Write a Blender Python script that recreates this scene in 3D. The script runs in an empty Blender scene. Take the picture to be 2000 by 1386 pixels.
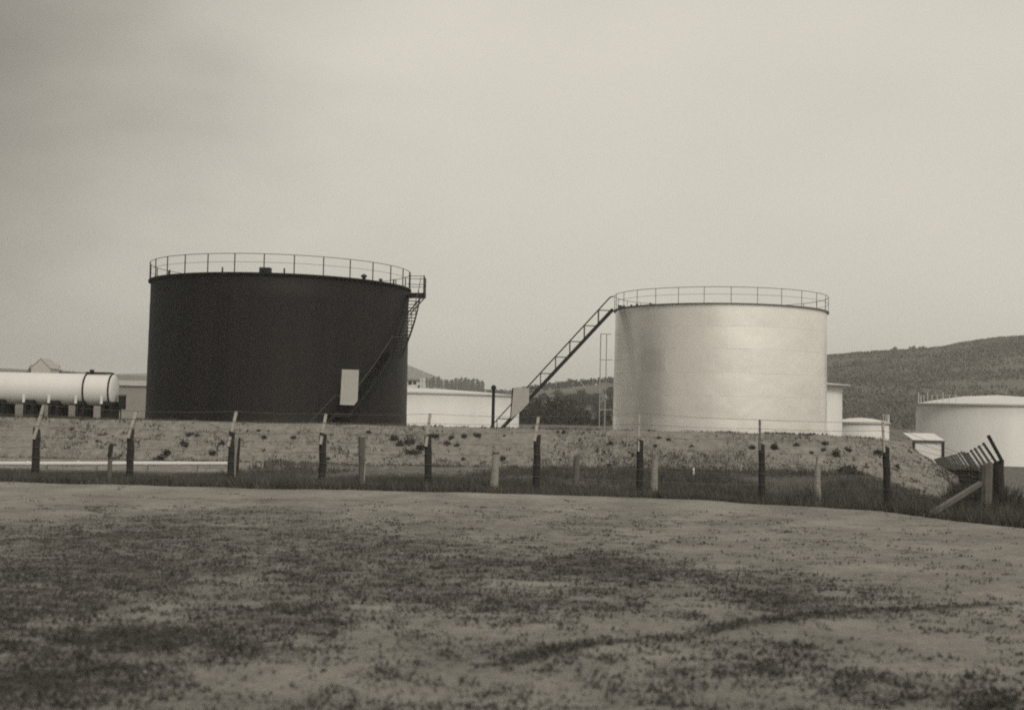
import bpy, math, random
import numpy as np
from mathutils import Vector, Matrix

random.seed(7)
RNG = np.random.default_rng(11)
SC = bpy.context.scene
COL = SC.collection

# ------------------------------------------------------------------ camera model
F = 2400.0                      # focal length in pixels of a 2000 px wide picture
CX, CY = 1000.0, 693.0
EYE = Vector((0, 0, 2.0))
PIT = math.atan(108 / F)
ROL = 0.0215
_f = Vector((0, math.cos(PIT), math.sin(PIT)))
_r0 = Vector((1, 0, 0)); _u0 = Vector((0, -math.sin(PIT), math.cos(PIT)))
_r = _r0 * math.cos(ROL) + _u0 * math.sin(ROL)
_u = -_r0 * math.sin(ROL) + _u0 * math.cos(ROL)

def ray(px, py):
    return _f + _r * ((px - CX) / F) - _u * ((py - CY) / F)

def P(px, py, Y):
    "the point of the place seen at a pixel, at world depth Y"
    d = ray(px, py)
    return EYE + d * (Y / d.y)

# ------------------------------------------------------------------ noise and terrain
def smooth(t):
    t = np.clip(t, 0, 1)
    return t * t * (3 - 2 * t)

def _hash(i, j, seed):
    n = (i.astype(np.int64) * 374761393 + j.astype(np.int64) * 668265263 + seed * 1442695041) & 0xFFFFFFFF
    n = ((n ^ (n >> 13)) * 1274126177) & 0xFFFFFFFF
    n = n ^ (n >> 16)
    return (n & 0xFFFF) / 65535.0

def vnoise(x, y, seed=0):
    x = np.asarray(x, float); y = np.asarray(y, float)
    i = np.floor(x); j = np.floor(y)
    u = x - i; v = y - j
    u = u * u * (3 - 2 * u); v = v * v * (3 - 2 * v)
    a = _hash(i, j, seed); b = _hash(i + 1, j, seed); c = _hash(i, j + 1, seed); d = _hash(i + 1, j + 1, seed)
    return (a * (1 - u) + b * u) * (1 - v) + (c * (1 - u) + d * u) * v

def fbm(x, y, sc, octv=4, seed=0):
    t = 0; a = 1; s = 0
    for k in range(octv):
        t = t + a * vnoise(np.asarray(x) * sc * 2 ** k + 13.7 * k, np.asarray(y) * sc * 2 ** k - 7.1 * k, seed + k)
        s += a; a *= 0.55
    return t / s

EX = [-60, -40, -11.5, 0, 3, 5.8, 7.7, 9.1, 12, 20, 40]
EY = [31, 30, 29.4, 29.3, 28.9, 27.8, 26.6, 23.6, 19.5, 14, 6]
def edge(X):
    return np.interp(X, EX, EY) + 0.5 * (fbm(X, X * 0 + 3, 0.5, 3, 5) - 0.5)

def hz(X, Y):
    "height of the natural ground"
    X = np.asarray(X, float); Y = np.asarray(Y, float)
    near = np.exp(-(np.maximum(Y, 0) / 90) ** 2)
    z = (0.10 * (fbm(X, Y, 0.16, 3, 1) - 0.5) + 0.05 * (fbm(X, Y, 0.9, 3, 2) - 0.5)) * near
    d = Y - edge(X)
    dep = np.interp(X, [-20, 0, 6, 9, 13], [0.10, 0.16, 0.32, 0.45, 0.35])
    z = z - dep * smooth(d / 0.9) * (1 - smooth((Y - 36) / 6)) + 0.05 * np.exp(-((d + 0.5) / 0.5) ** 2)
    u = X - 0.30 * (Y - 45) - 15.0
    z = z - smooth((u + 2.2) / 3.0) * np.interp(Y, [31, 36, 42, 47, 64, 80], [0, .3, .85, 1.05, 1.7, 1.8])
    return z

# the earth bund: a crest path, with banks falling to both sides
BPATH = [(x, 45.9, 0.0, 1.0, 1.33) for x in np.arange(-75, 11.31, 0.22)]
for _a in np.linspace(0.06, 1.31, 22): BPATH.append((11.3 + 4 * math.sin(_a), 49.9 - 4 * math.cos(_a), -math.sin(_a), math.cos(_a), 1.33 - 0.25 * _a / 1.31))
for _k in np.arange(0.3, 13, 0.3):
    q_ = BPATH[22 + len(np.arange(-75, 11.31, 0.22)) - 1]
    BPATH.append((q_[0] + math.cos(1.31) * _k, q_[1] + math.sin(1.31) * _k, -math.sin(1.31), math.cos(1.31), 1.08 - 2.9 * _k / 13))
BPA = np.array(BPATH)
BSEG = [BPA[0], BPA[len(np.arange(-75, 11.31, 0.22)) - 1]] + [BPA[k] for k in range(len(np.arange(-75, 11.31, 0.22)), len(BPA), 3)] + [BPA[-1]]
def bund_dz(X, Y):
    X = np.asarray(X, float); Y = np.asarray(Y, float)
    d = np.full(np.broadcast(X, Y).shape, 1e9); h = np.full(d.shape, 1.33)
    for p, q in zip(BSEG[:-1], BSEG[1:]):
        ax, ay, bx, by = p[0], p[1], q[0], q[1]
        vx, vy = bx - ax, by - ay
        if vx * vx + vy * vy < 1e-9: continue
        t = np.clip(((X - ax) * vx + (Y - ay) * vy) / (vx * vx + vy * vy), 0, 1)
        dd = np.hypot(X - ax - t * vx, Y - ay - t * vy)
        h = np.where(dd < d, p[4] + (q[4] - p[4]) * t, h); d = np.minimum(d, dd)
    return d, h
def bund_d(X, Y): return bund_dz(X, Y)[0]
def bz(X, Y):
    d, h = bund_dz(X, Y)
    n = fbm(X, Y, 0.7, 4, 31) - 0.5
    s = np.clip((d - 0.45) / np.interp(X, [9, 12.5], [2.5, 2.0]) + 0.16 * n * smooth((d - .3) / .8), 0, 1.9)
    return h - 1.36 * s + (0.05 + 0.06 * smooth(d - .4)) * (fbm(X, Y, 1.6, 3, 33) - 0.5) + 0.06 * (fbm(X, Y, 0.25, 2, 35) - 0.5)

def surf(X, Y):
    return np.maximum(hz(X, Y), bz(X, Y))

def hit(px, py, y0=5.0, y1=70.0, fn=surf):
    d = ray(px, py)
    ys = np.linspace(y0, y1, 4000)
    xs = EYE.x + d.x / d.y * ys; zs = EYE.z + d.z / d.y * ys
    g = fn(xs, ys)
    k = np.argmax(zs <= g)
    if zs[k] > g[k]: k = len(ys) - 1
    return Vector((xs[k], ys[k], g[k]))

# ------------------------------------------------------------------ materials
def nt(name):
    m = bpy.data.materials.new(name); m.use_nodes = True
    t = m.node_tree
    return m, t, t.nodes['Principled BSDF'], t.nodes['Material Output']

def N(t, kind, **kw):
    n = t.nodes.new(kind)
    for k, v in kw.items():
        if k in n.inputs.keys(): n.inputs[k].default_value = v
        else: setattr(n, k, v)
    return n

def mat(name, col, rough=0.8, metal=0.0, var=0.25, scale=3.0, bump=0.0, stretch=(1, 1, 1), col2=None, spec=0.5, bscale=None, detail=6):
    m, t, b, o = nt(name)
    c = tuple(col) if hasattr(col, '__len__') else (col, col, col)
    c2 = col2 if col2 is not None else tuple(x * (1 - var) for x in c)
    if not hasattr(c2, '__len__'): c2 = (c2,) * 3
    tc = N(t, 'ShaderNodeTexCoord'); mp = N(t, 'ShaderNodeMapping'); mp.inputs['Scale'].default_value = stretch
    t.links.new(tc.outputs['Object'], mp.inputs['Vector'])
    nz = N(t, 'ShaderNodeTexNoise', Scale=scale, Detail=detail, Roughness=0.65)
    t.links.new(mp.outputs[0], nz.inputs['Vector'])
    rp = N(t, 'ShaderNodeValToRGB')
    rp.color_ramp.elements[0].position = 0.3; rp.color_ramp.elements[1].position = 0.7
    rp.color_ramp.elements[0].color = (*c2, 1); rp.color_ramp.elements[1].color = (*c, 1)
    t.links.new(nz.outputs['Fac'], rp.inputs['Fac'])
    t.links.new(rp.outputs['Color'], b.inputs['Base Color'])
    b.inputs['Roughness'].default_value = rough; b.inputs['Metallic'].default_value = metal
    b.inputs['Specular IOR Level'].default_value = spec
    if bump:
        n2 = N(t, 'ShaderNodeTexNoise', Scale=bscale or scale * 3, Detail=5)
        t.links.new(mp.outputs[0], n2.inputs['Vector'])
        bp = N(t, 'ShaderNodeBump', Strength=bump, Distance=0.05)
        t.links.new(n2.outputs['Fac'], bp.inputs['Height']); t.links.new(bp.outputs[0], b.inputs['Normal'])
    return m

def ground_mat():
    m, t, b, o = nt('field_soil')
    at = N(t, 'ShaderNodeAttribute', attribute_name='cover')
    tc = N(t, 'ShaderNodeTexCoord')
    n1 = N(t, 'ShaderNodeTexNoise', Scale=0.55, Detail=8, Roughness=0.7)
    n2 = N(t, 'ShaderNodeTexNoise', Scale=14.0, Detail=8, Roughness=0.8)
    n3 = N(t, 'ShaderNodeTexNoise', Scale=4.2, Detail=10, Roughness=0.82)
    for n in (n1, n2, n3): t.links.new(tc.outputs['Object'], n.inputs['Vector'])
    sand = N(t, 'ShaderNodeValToRGB')
    e = sand.color_ramp.elements
    e[0].position = 0.41; e[0].color = (0.175, 0.166, 0.152, 1); e[1].position = 0.59; e[1].color = (0.345, 0.33, 0.305, 1)
    mx0 = N(t, 'ShaderNodeMath', operation='ADD'); mx0.inputs[1].default_value = 0
    ad = N(t, 'ShaderNodeMath', operation='MULTIPLY_ADD'); ad.inputs[1].default_value = 0.5
    hf = N(t, 'ShaderNodeMath', operation='MULTIPLY'); hf.inputs[1].default_value = 0.5
    t.links.new(n1.outputs['Fac'], hf.inputs[0]); t.links.new(n2.outputs['Fac'], ad.inputs[0]); t.links.new(hf.outputs[0], ad.inputs[2])
    t.links.new(ad.outputs[0], sand.inputs['Fac'])
    # cover broken up by fine noise
    s = N(t, 'ShaderNodeMath', operation='ADD'); t.links.new(at.outputs['Fac'], s.inputs[0])
    k = N(t, 'ShaderNodeMath', operation='MULTIPLY_ADD'); k.inputs[1].default_value = 2.6; k.inputs[2].default_value = -1.3
    t.links.new(n3.outputs['Fac'], k.inputs[0]); t.links.new(k.outputs[0], s.inputs[1])
    k2 = N(t, 'ShaderNodeMath', operation='MULTIPLY_ADD'); k2.inputs[1].default_value = 1.8; k2.inputs[2].default_value = -0.9
    t.links.new(n2.outputs['Fac'], k2.inputs[0])
    s2 = N(t, 'ShaderNodeMath', operation='ADD'); t.links.new(s.outputs[0], s2.inputs[0]); t.links.new(k2.outputs[0], s2.inputs[1])
    mr = N(t, 'ShaderNodeMapRange'); mr.inputs['From Min'].default_value = 0.20; mr.inputs['From Max'].default_value = 1.0
    mr.interpolation_type = 'SMOOTHSTEP'
    t.links.new(s2.outputs[0], mr.inputs['Value'])
    mx = N(t, 'ShaderNodeMix', data_type='RGBA')
    t.links.new(mr.outputs[0], mx.inputs['Factor']); t.links.new(sand.outputs['Color'], mx.inputs[6])
    mx.inputs[7].default_value = (0.094, 0.09, 0.081, 1)
    t.links.new(mx.outputs[2], b.inputs['Base Color'])
    b.inputs['Roughness'].default_value = 0.95; b.inputs['Specular IOR Level'].default_value = 0.1
    bp = N(t, 'ShaderNodeBump', Strength=0.7, Distance=0.04)
    t.links.new(n2.outputs['Fac'], bp.inputs['Height']); t.links.new(bp.outputs[0], b.inputs['Normal'])
    return m

def silver_mat():
    m, t, b, o = nt('aluminium_paint')
    tc = N(t, 'ShaderNodeTexCoord')
    at = N(t, 'ShaderNodeAttribute', attribute_name='plate')
    nz = N(t, 'ShaderNodeTexNoise', Scale=0.8, Detail=5, Roughness=0.6)
    t.links.new(tc.outputs['Object'], nz.inputs['Vector'])
    mul = N(t, 'ShaderNodeMath', operation='MULTIPLY_ADD'); mul.inputs[1].default_value = 0.03
    t.links.new(at.outputs['Fac'], mul.inputs[0])
    k = N(t, 'ShaderNodeMath', operation='MULTIPLY_ADD'); k.inputs[1].default_value = 0.08; k.inputs[2].default_value = 0.87
    t.links.new(nz.outputs['Fac'], k.inputs[0]); t.links.new(k.outputs[0], mul.inputs[2])
    cb = N(t, 'ShaderNodeCombineColor')
    for i in range(3): t.links.new(mul.outputs[0], cb.inputs[i])
    tn = N(t, 'ShaderNodeMix', data_type='RGBA', blend_type='MULTIPLY'); tn.inputs['Factor'].default_value = 1
    tn.inputs[7].default_value = (1, .975, .93, 1)
    t.links.new(cb.outputs[0], tn.inputs[6]); t.links.new(tn.outputs[2], b.inputs['Base Color'])
    b.inputs['Metallic'].default_value = 0.52
    r = N(t, 'ShaderNodeMath', operation='MULTIPLY_ADD'); r.inputs[1].default_value = 0.10; r.inputs[2].default_value = 0.27
    t.links.new(at.outputs['Fac'], r.inputs[0]); t.links.new(r.outputs[0], b.inputs['Roughness'])
    nb = N(t, 'ShaderNodeTexNoise', Scale=0.55, Detail=2)
    t.links.new(tc.outputs['Object'], nb.inputs['Vector'])
    bp = N(t, 'ShaderNodeBump', Strength=0.35, Distance=0.12)
    t.links.new(nb.outputs['Fac'], bp.inputs['Height']); t.links.new(bp.outputs[0], b.inputs['Normal'])
    return m

M = {}
M['soil'] = ground_mat()
M['bund'] = mat('dry_bund_earth', (0.285, 0.272, 0.25), 0.95, col2=(0.15, 0.144, 0.132), scale=3.2, bump=0.45, bscale=9, spec=0.1, detail=12)
M['hill'] = mat('hill_pasture', (0.17, 0.163, 0.143), 0.95, col2=(0.12, 0.115, 0.10), scale=0.012, spec=0.1, detail=12)
M['mount'] = mat('far_mountain', (0.09, 0.085, 0.075), 0.95, scale=0.003, spec=0.1)
M['grass'] = mat('grass_blade', (0.125, 0.119, 0.107), 0.9, col2=(0.062, 0.059, 0.053), scale=1.2, spec=0.15)
M['tuft'] = mat('tuft_blade', (0.085, 0.081, 0.073), 0.9, col2=(0.045, 0.043, 0.039), scale=2, spec=0.15)
M['drygrass'] = mat('dry_grass_blade', (0.15, 0.138, 0.115), 0.9, col2=(0.07, 0.065, 0.055), scale=1.5, spec=0.15)
M['weed'] = mat('weed_leaf', (0.085, 0.08, 0.072), 0.9, col2=(0.045, 0.043, 0.038), scale=6, spec=0.15)
M['black'] = mat('black_bitumen_paint', (0.010, 0.0085, 0.0073), 0.6, col2=(0.004, 0.0034, 0.003), scale=1.1, stretch=(1, 1, 0.06), bump=0.1, spec=0.22)
M['darksteel'] = mat('dark_painted_steel', (0.014, 0.013, 0.012), 0.6, scale=4, spec=.3)
M['midsteel'] = mat('weathered_steel', (0.075, 0.07, 0.064), 0.6, scale=4)
M['silver'] = silver_mat()
M['galv'] = mat('galvanised_steel', (0.50, 0.49, 0.465), 0.55, 0.0, scale=5)
M['railgrey'] = mat('grey_rail_paint', (0.13, 0.125, 0.115), 0.55, scale=5)
M['white'] = mat('white_tank_paint', (0.70, 0.695, 0.68), 0.55, col2=(0.62, 0.615, 0.60), scale=0.6, stretch=(1, 1, 0.25), spec=0.3)
M['panel'] = mat('grey_sheet_panel', (0.42, 0.41, 0.385), 0.6, col2=(0.36, 0.35, 0.33), scale=2.0)
M['greywall'] = mat('grey_rendered_wall', (0.30, 0.285, 0.26), 0.85, scale=0.8)
M['roof'] = mat('grey_roofing', (0.42, 0.405, 0.38), 0.8, scale=2)
M['glass'] = mat('dark_window_glass', (0.05, 0.05, 0.05), 0.15, scale=2)
M['creosote'] = mat('creosoted_timber', (0.03, 0.027, 0.024), 0.8, col2=(0.016, 0.0145, 0.013), scale=9, stretch=(1, 1, 0.15), bump=0.6)
M['paleskylit'] = mat('pale_skylit_timber', (0.36, 0.34, 0.30), 0.8, col2=(0.26, 0.245, 0.215), scale=9, stretch=(1, 1, 0.2), bump=0.4)  # on the fence arms the paleness is sky light put into the colour
M['greytimber'] = mat('weathered_timber', (0.15, 0.14, 0.123), 0.85, col2=(0.09, 0.084, 0.074), scale=9, stretch=(1, 1, 0.15), bump=0.6)
M['concrete'] = mat('old_concrete', (0.33, 0.315, 0.285), 0.85, col2=(0.22, 0.21, 0.19), scale=7, bump=0.5)
M['stone'] = mat('field_stone', (0.27, 0.26, 0.24), 0.9, scale=5)
M['bark'] = mat('tree_bark', (0.10, 0.092, 0.08), 0.9, scale=4)
M['scrub'] = mat('hill_scrub', (0.165, 0.158, 0.138), 0.9, col2=(0.105, 0.10, 0.088), scale=0.03, spec=0.1)
M['pine'] = mat('pine_needles', (0.05, 0.047, 0.041), 0.9, col2=(0.028, 0.026, 0.023), scale=0.7, spec=0.1)
M['leaf'] = mat('tree_leaves', (0.07, 0.066, 0.057), 0.9, col2=(0.034, 0.032, 0.028), scale=0.6, spec=0.1)
M['house'] = mat('pale_house_wall', (0.55, 0.53, 0.49), 0.8, scale=1)

# ------------------------------------------------------------------ mesh building
class MB:
    def __init__(s): s.v = []; s.f = []; s.sm = []
    def add(s, vs, fs, smooth=False):
        o = len(s.v); s.v += [tuple(v) for v in vs]
        s.f += [tuple(i + o for i in f) for f in fs]; s.sm += [smooth] * len(fs)
        return s
    def box(s, c, size, ax=None):
        "box centred at c; ax = 3 axes (unit vectors) or None"
        c = Vector(c); ax = ax or (Vector((1, 0, 0)), Vector((0, 1, 0)), Vector((0, 0, 1)))
        h = [k / 2 for k in size]; vs = []
        for i in (-1, 1):
            for j in (-1, 1):
                for k in (-1, 1): vs.append(c + ax[0] * i * h[0] + ax[1] * j * h[1] + ax[2] * k * h[2])
        return s.add(vs, [(0, 1, 3, 2), (4, 6, 7, 5), (0, 4, 5, 1), (2, 3, 7, 6), (0, 2, 6, 4), (1, 5, 7, 3)])
    def beam(s, a, b, w, h, side=None):
        "rectangular bar from a to b: w across (along side), h the other way"
        a = Vector(a); b = Vector(b); d = (b - a).normalized()
        sd = Vector(side) if side is not None else (d.cross(Vector((0, 0, 1))) if abs(d.z) < 0.98 else Vector((1, 0, 0)))
        sd = (sd - d * sd.dot(d)).normalized(); up = sd.cross(d)
        return s.box((a + b) / 2, ((b - a).length, w, h), (d, sd, up))
    def tube(s, pts, r, n=6, cap=True, radii=None):
        pts = [Vector(p) for p in pts]; vs = []; fs = []
        L = len(pts); u = None
        for i, p in enumerate(pts):
            d = (pts[min(i + 1, L - 1)] - pts[max(i - 1, 0)]).normalized()
            if u is None: u = d.orthogonal().normalized()
            else: u = (u - d * u.dot(d)).normalized()
            w = d.cross(u); rr = radii[i] if radii else r
            for k in range(n):
                a = 2 * math.pi * k / n
                vs.append(p + (u * math.cos(a) + w * math.sin(a)) * rr)
        for i in range(L - 1):
            for k in range(n):
                k2 = (k + 1) % n
                fs.append((i * n + k, i * n + k2, (i + 1) * n + k2, (i + 1) * n + k))
        s.add(vs, fs, True)
        if cap: s.add(vs[:n][::-1], [tuple(range(n))]); s.add(vs[-n:], [tuple(range(n))])
        return s
    def lathe(s, prof, n=96, c=(0, 0, 0), smooth=True, a0=0, a1=2 * math.pi):
        full = abs(a1 - a0 - 2 * math.pi) < 1e-6; m = n if full else n + 1
        vs = []; fs = []
        for (r, z) in prof:
            for k in range(m):
                a = a0 + (a1 - a0) * k / n
                vs.append((c[0] + r * math.cos(a), c[1] + r * math.sin(a), c[2] + z))
        for i in range(len(prof) - 1):
            for k in range(n):
                k2 = (k + 1) % m
                fs.append((i * m + k, i * m + k2, (i + 1) * m + k2, (i + 1) * m + k))
        return s.add(vs, fs, smooth)
    def prism(s, poly, off):
        n = len(poly); off = Vector(off)
        vs = [Vector(p) for p in poly] + [Vector(p) + off for p in poly]
        fs = [tuple(range(n))[::-1], tuple(range(n, 2 * n))] + [(i, (i + 1) % n, n + (i + 1) % n, n + i) for i in range(n)]
        return s.add(vs, fs)
    def build(s, name, m, parent=None, fix=True):
        me = bpy.data.meshes.new(name); me.from_pydata(s.v, [], s.f)
        me.polygons.foreach_set('use_smooth', s.sm); me.materials.append(m)
        if fix:
            import bmesh
            bm = bmesh.new(); bm.from_mesh(me); bmesh.ops.recalc_face_normals(bm, faces=bm.faces); bm.to_mesh(me); bm.free()
        me.update()
        o = bpy.data.objects.new(name, me); COL.objects.link(o)
        if parent: o.parent = parent
        return o

def fast(name, V, Fc, m, parent=None, shade=True):
    "numpy mesh: V (n,3), Fc (m,k)"
    V = np.asarray(V, np.float32); Fc = np.asarray(Fc, np.int32)
    me = bpy.data.meshes.new(name); k = Fc.shape[1]
    me.vertices.add(len(V)); me.vertices.foreach_set('co', V.ravel())
    me.loops.add(Fc.size); me.loops.foreach_set('vertex_index', Fc.ravel())
    me.polygons.add(len(Fc)); me.polygons.foreach_set('loop_start', np.arange(0, Fc.size, k, dtype=np.int32))
    me.polygons.foreach_set('use_smooth', np.full(len(Fc), shade))
    me.update(calc_edges=True); me.validate()
    me.materials.append(m)
    o = bpy.data.objects.new(name, me); COL.objects.link(o)
    if parent: o.parent = parent
    return o

def tag(o, label=None, cat=None, group=None, kind=None):
    if label: o['label'] = label
    if cat: o['category'] = cat
    if group: o['group'] = group
    if kind: o['kind'] = kind
    return o

def thing(name, loc, label, cat, group=None):
    o = bpy.data.objects.new(name, None); COL.objects.link(o); o.location = loc
    o.empty_display_size = 0.3
    return tag(o, label, cat, group)

def copy_tree(o, parent=None):
    c = o.copy(); COL.objects.link(c)
    if parent: c.parent = parent
    for ch in [x for x in KIDS.get(o.name, [])]: copy_tree(ch, c)
    return c
KIDS = {}
def kids(root):
    KIDS[root.name] = list(root.children)
    for c in root.children: kids(c)

# ------------------------------------------------------------------ ground
def axis(lo, hi, fine0, fine1, step, grow=1.12):
    a = list(np.arange(fine0, fine1 + 1e-6, step)); d = step
    while a[-1] < hi: d *= grow; a.append(a[-1] + d)
    d = step
    while a[0] > lo: d *= grow; a.insert(0, a[0] - d)
    return np.array(a)

def grid_faces(nx, ny):
    i, j = np.meshgrid(np.arange(nx - 1), np.arange(ny - 1), indexing='ij')
    a = (i * ny + j).ravel()
    return np.stack([a, a + ny, a + ny + 1, a + 1], 1)

flat0 = lambda X, Y: np.zeros_like(np.asarray(X, float))
BLOBS = [(250, 1040, 300, 45, .62), (180, 1130, 260, 60, .66), (520, 1060, 340, 55, .56), (820, 1020, 260, 22, .34),
         (700, 1130, 240, 45, .52), (230, 1245, 200, 40, .52), (520, 1200, 260, 28, .46), (880, 1165, 170, 36, .6),
         (1180, 1105, 170, 40, .62), (1000, 1095, 200, 55, .42), (1050, 1185, 160, 22, .44), (1340, 1125, 120, 25, .40),
         (1490, 1128, 130, 22, .42), (1500, 1172, 120, 18, .6), (1280, 1150, 140, 25, .35), (1120, 1030, 260, 22, .22),
         (1700, 1150, 140, 20, .25), (1650, 1290, 300, 30, .16), (60, 1320, 200, 40, .4), (1860, 1330, 200, 50, .16), (450, 1000, 240, 10, .4)]
GB = []
for px, py, rx, ry, a in BLOBS:
    c = hit(px, py, 4, 40, flat0); y2 = hit(px, py - ry, 4, 60, flat0).y
    GB.append((c.x, c.y, rx * c.y / F, y2 - c.y, a * .84))
TRACK = [hit(px, py, 4, 40, flat0) for px, py in [(960, 1310), (1030, 1284), (1130, 1262), (1370, 1238), (1480, 1216), (1600, 1196), (1750, 1188), (1960, 1172)]]

def cover(X, Y):
    "how much low grass grows on the sandy field"
    X = np.asarray(X, float); Y = np.asarray(Y, float)
    g = np.full(X.shape, 0.20)
    for cx, cy, rx, ry, a in GB:
        g = np.maximum(g, a * np.exp(-(((X - cx) / rx) ** 2 + ((Y - cy) / ry) ** 2) * 0.6) + 0.2)
    d = np.full(X.shape, 9.0)
    for p, q in zip(TRACK[:-1], TRACK[1:]):
        vx, vy = q.x - p.x, q.y - p.y
        t = np.clip(((X - p.x) * vx + (Y - p.y) * vy) / (vx * vx + vy * vy), 0, 1)
        d = np.minimum(d, np.hypot(X - p.x - t * vx, Y - p.y - t * vy))
    g = np.maximum(g, (0.55 + .9 * (fbm(X, Y, 1.6, 4, 63) - .4)) * np.exp(-(d / 0.19) ** 2))
    n = 0.5 * fbm(X, Y, 0.6, 4, 51) + 0.5 * fbm(X, Y, 2.4, 4, 57)
    c = g + 1.0 * (n - 0.5)
    e = Y - edge(X)
    e2 = np.minimum(e, Y - np.interp(X, [2, 7], [29, 33.5]))
    vg = smooth((e + 0.15) / 0.5) * np.interp(e2, [0, 7, 10.5, 14], [1.0, .9, .7, .4]) + 0.5 * (n - .5)
    vg = np.where((X < -8.4) & (Y > 37.6), 0.25 + .5 * (n - .5), vg)
    c = np.where(e > -0.15, np.maximum(c * .6, vg), c)
    c = c * np.where((e < -0.1) & (e > -2.5), 0.45, 1.0)
    return np.clip(c, 0, 1)

gx = axis(-3200, 3200, -16, 16, 0.16, 1.14)
gy = axis(-40, 3000, 5, 44, 0.16, 1.14)
GX, GY = np.meshgrid(gx, gy, indexing='ij')
GZ = hz(GX, GY)
go = fast('ground', np.stack([GX.ravel(), GY.ravel(), GZ.ravel()], 1), grid_faces(len(gx), len(gy)), M['soil'])
tag(go, kind='structure')
at = go.data.attributes.new('cover', 'FLOAT', 'POINT')
CV = cover(GX, GY); CV = np.where(GY > 60, 0.7, CV)
at.data.foreach_set('value', CV.ravel().astype(np.float32))

# bund as a sweep along its crest path
PA = BPA
so = np.concatenate([np.linspace(-4.6, 0, 30), np.linspace(0.2, 3.6, 16)])
BX = PA[:, None, 0] + PA[:, None, 2] * so[None]; BY = PA[:, None, 1] + PA[:, None, 3] * so[None]
BZ = bz(BX, BY)
bo = fast('embankment', np.stack([BX.ravel(), BY.ravel(), BZ.ravel()], 1), grid_faces(len(PA), len(so)), M['bund'])
tag(bo, kind='structure')

# hills
EA = [(-0.9, .026), (-0.45, .026), (-0.36, .0235), (-0.30, .0205), (-0.2, .016), (-0.1, .0130), (-.02, .0125), (0.0, .0125), (.03, .017), (0.08, .0225), (.17, .036), (.2565, .0485),
      (.30, .0535), (.335, .0570), (.352, .0590), (.367, .0625), (.396, .0668), (.45, .071), (.6, .085), (.9, .09)]
def crest(a):
    e = np.interp(a, *zip(*EA)); D = np.interp(a, [-.06, 0.02], [900, 600])
    return e, D
def hillz(X, Y):
    X = np.asarray(X, float); Y = np.asarray(Y, float)
    a = X / Y; e, D = crest(a)
    top = e * D + 2
    up = np.clip((Y - 230) / (D - 230), 0, 1)
    z = -2 + (top + 2) * (0.45 * up + 0.55 * smooth(up))
    z = np.where(Y > D, top - (Y - D) * 0.05, z)
    z = z + (fbm(X, Y, 0.02, 4, 71) - 0.5) * 5 * smooth((Y - 250) / 150) * (1 - 0.85 * np.exp(-((Y - D) / 60) ** 2))
    return z
ha = np.linspace(-0.75, 0.75, 420); hr = np.concatenate([np.linspace(215, 900, 110), np.linspace(910, 1500, 20)])
HA, HR = np.meshgrid(ha, hr, indexing='ij')
ho = fast('hill', np.stack([(HA * HR).ravel(), HR.ravel(), hillz(HA * HR, HR).ravel()], 1), grid_faces(len(ha), len(hr)), M['hill'])
tag(ho, kind='structure')
# far mountain, pale in the haze
ma = np.linspace(-0.8, 0.3, 260); mr = np.linspace(1500, 2560, 50)
MA, MR = np.meshgrid(ma, mr, indexing='ij')
pk = np.interp(MA, [-.8, -.5, -.34, -.22, -.13, -.1, -.085, -.07, -.055, -.03, 0.0, .3],
               [.028, .028, .024, .03, .0425, .0395, .0365, .0310, .0255, .020, .016, .006]) * 2000 * (1 + .04 * (fbm(MA * 60, MA * 0, 1, 3, 77) - .5))
MZ = -2 + pk * np.exp(-((MR - 2000) / 260) ** 2) + 6 * (fbm(MA * MR, MR, 0.004, 4, 78) - .5) * np.exp(-((MR - 2000) / 330) ** 2)
mo = fast('mountain', np.stack([(MA * MR).ravel(), MR.ravel(), MZ.ravel()], 1), grid_faces(len(ma), len(mr)), M['mount'])
tag(mo, kind='structure')

# ------------------------------------------------------------------ grass
def blades(name, X, Y, Z, H, W, m, lean=0.5, kind='stuff', parent=None):
    n = len(X); a = RNG.uniform(0, 2 * np.pi, n); l = RNG.normal(0, lean, (n, 2)) * H[:, None]
    ca, sa = np.cos(a) * W / 2, np.sin(a) * W / 2
    V = np.empty((n, 3, 3))
    V[:, 0] = np.stack([X - ca, Y - sa, Z - 0.02], 1); V[:, 1] = np.stack([X + ca, Y + sa, Z - 0.02], 1)
    V[:, 2] = np.stack([X + l[:, 0], Y + l[:, 1], Z + H], 1)
    o = fast(name, V.reshape(-1, 3), np.arange(3 * n).reshape(-1, 3), m, parent, False)
    if kind: o['kind'] = kind
    return o

# low grass on the field, in patches
n = 420000
r = RNG.uniform(0, 1, n); Y = 1 / (1 / 7.0 + r * (1 / 30.0 - 1 / 7.0)); X = RNG.uniform(-0.5, 0.5, n) * Y
c = cover(X, Y); e = Y - edge(X)
keep = (RNG.uniform(0, 1, n) < 0.55 * smooth((c - .25) / .6)) & (e < 0.1)
X, Y, c = X[keep], Y[keep], c[keep]
blades('grass', X, Y, hz(X, Y), RNG.uniform(0.01, 0.035, len(X)), RNG.uniform(0.008, 0.018, len(X)) * np.clip(Y / 14, .7, 1.6), M['grass'], 1.1)

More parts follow.
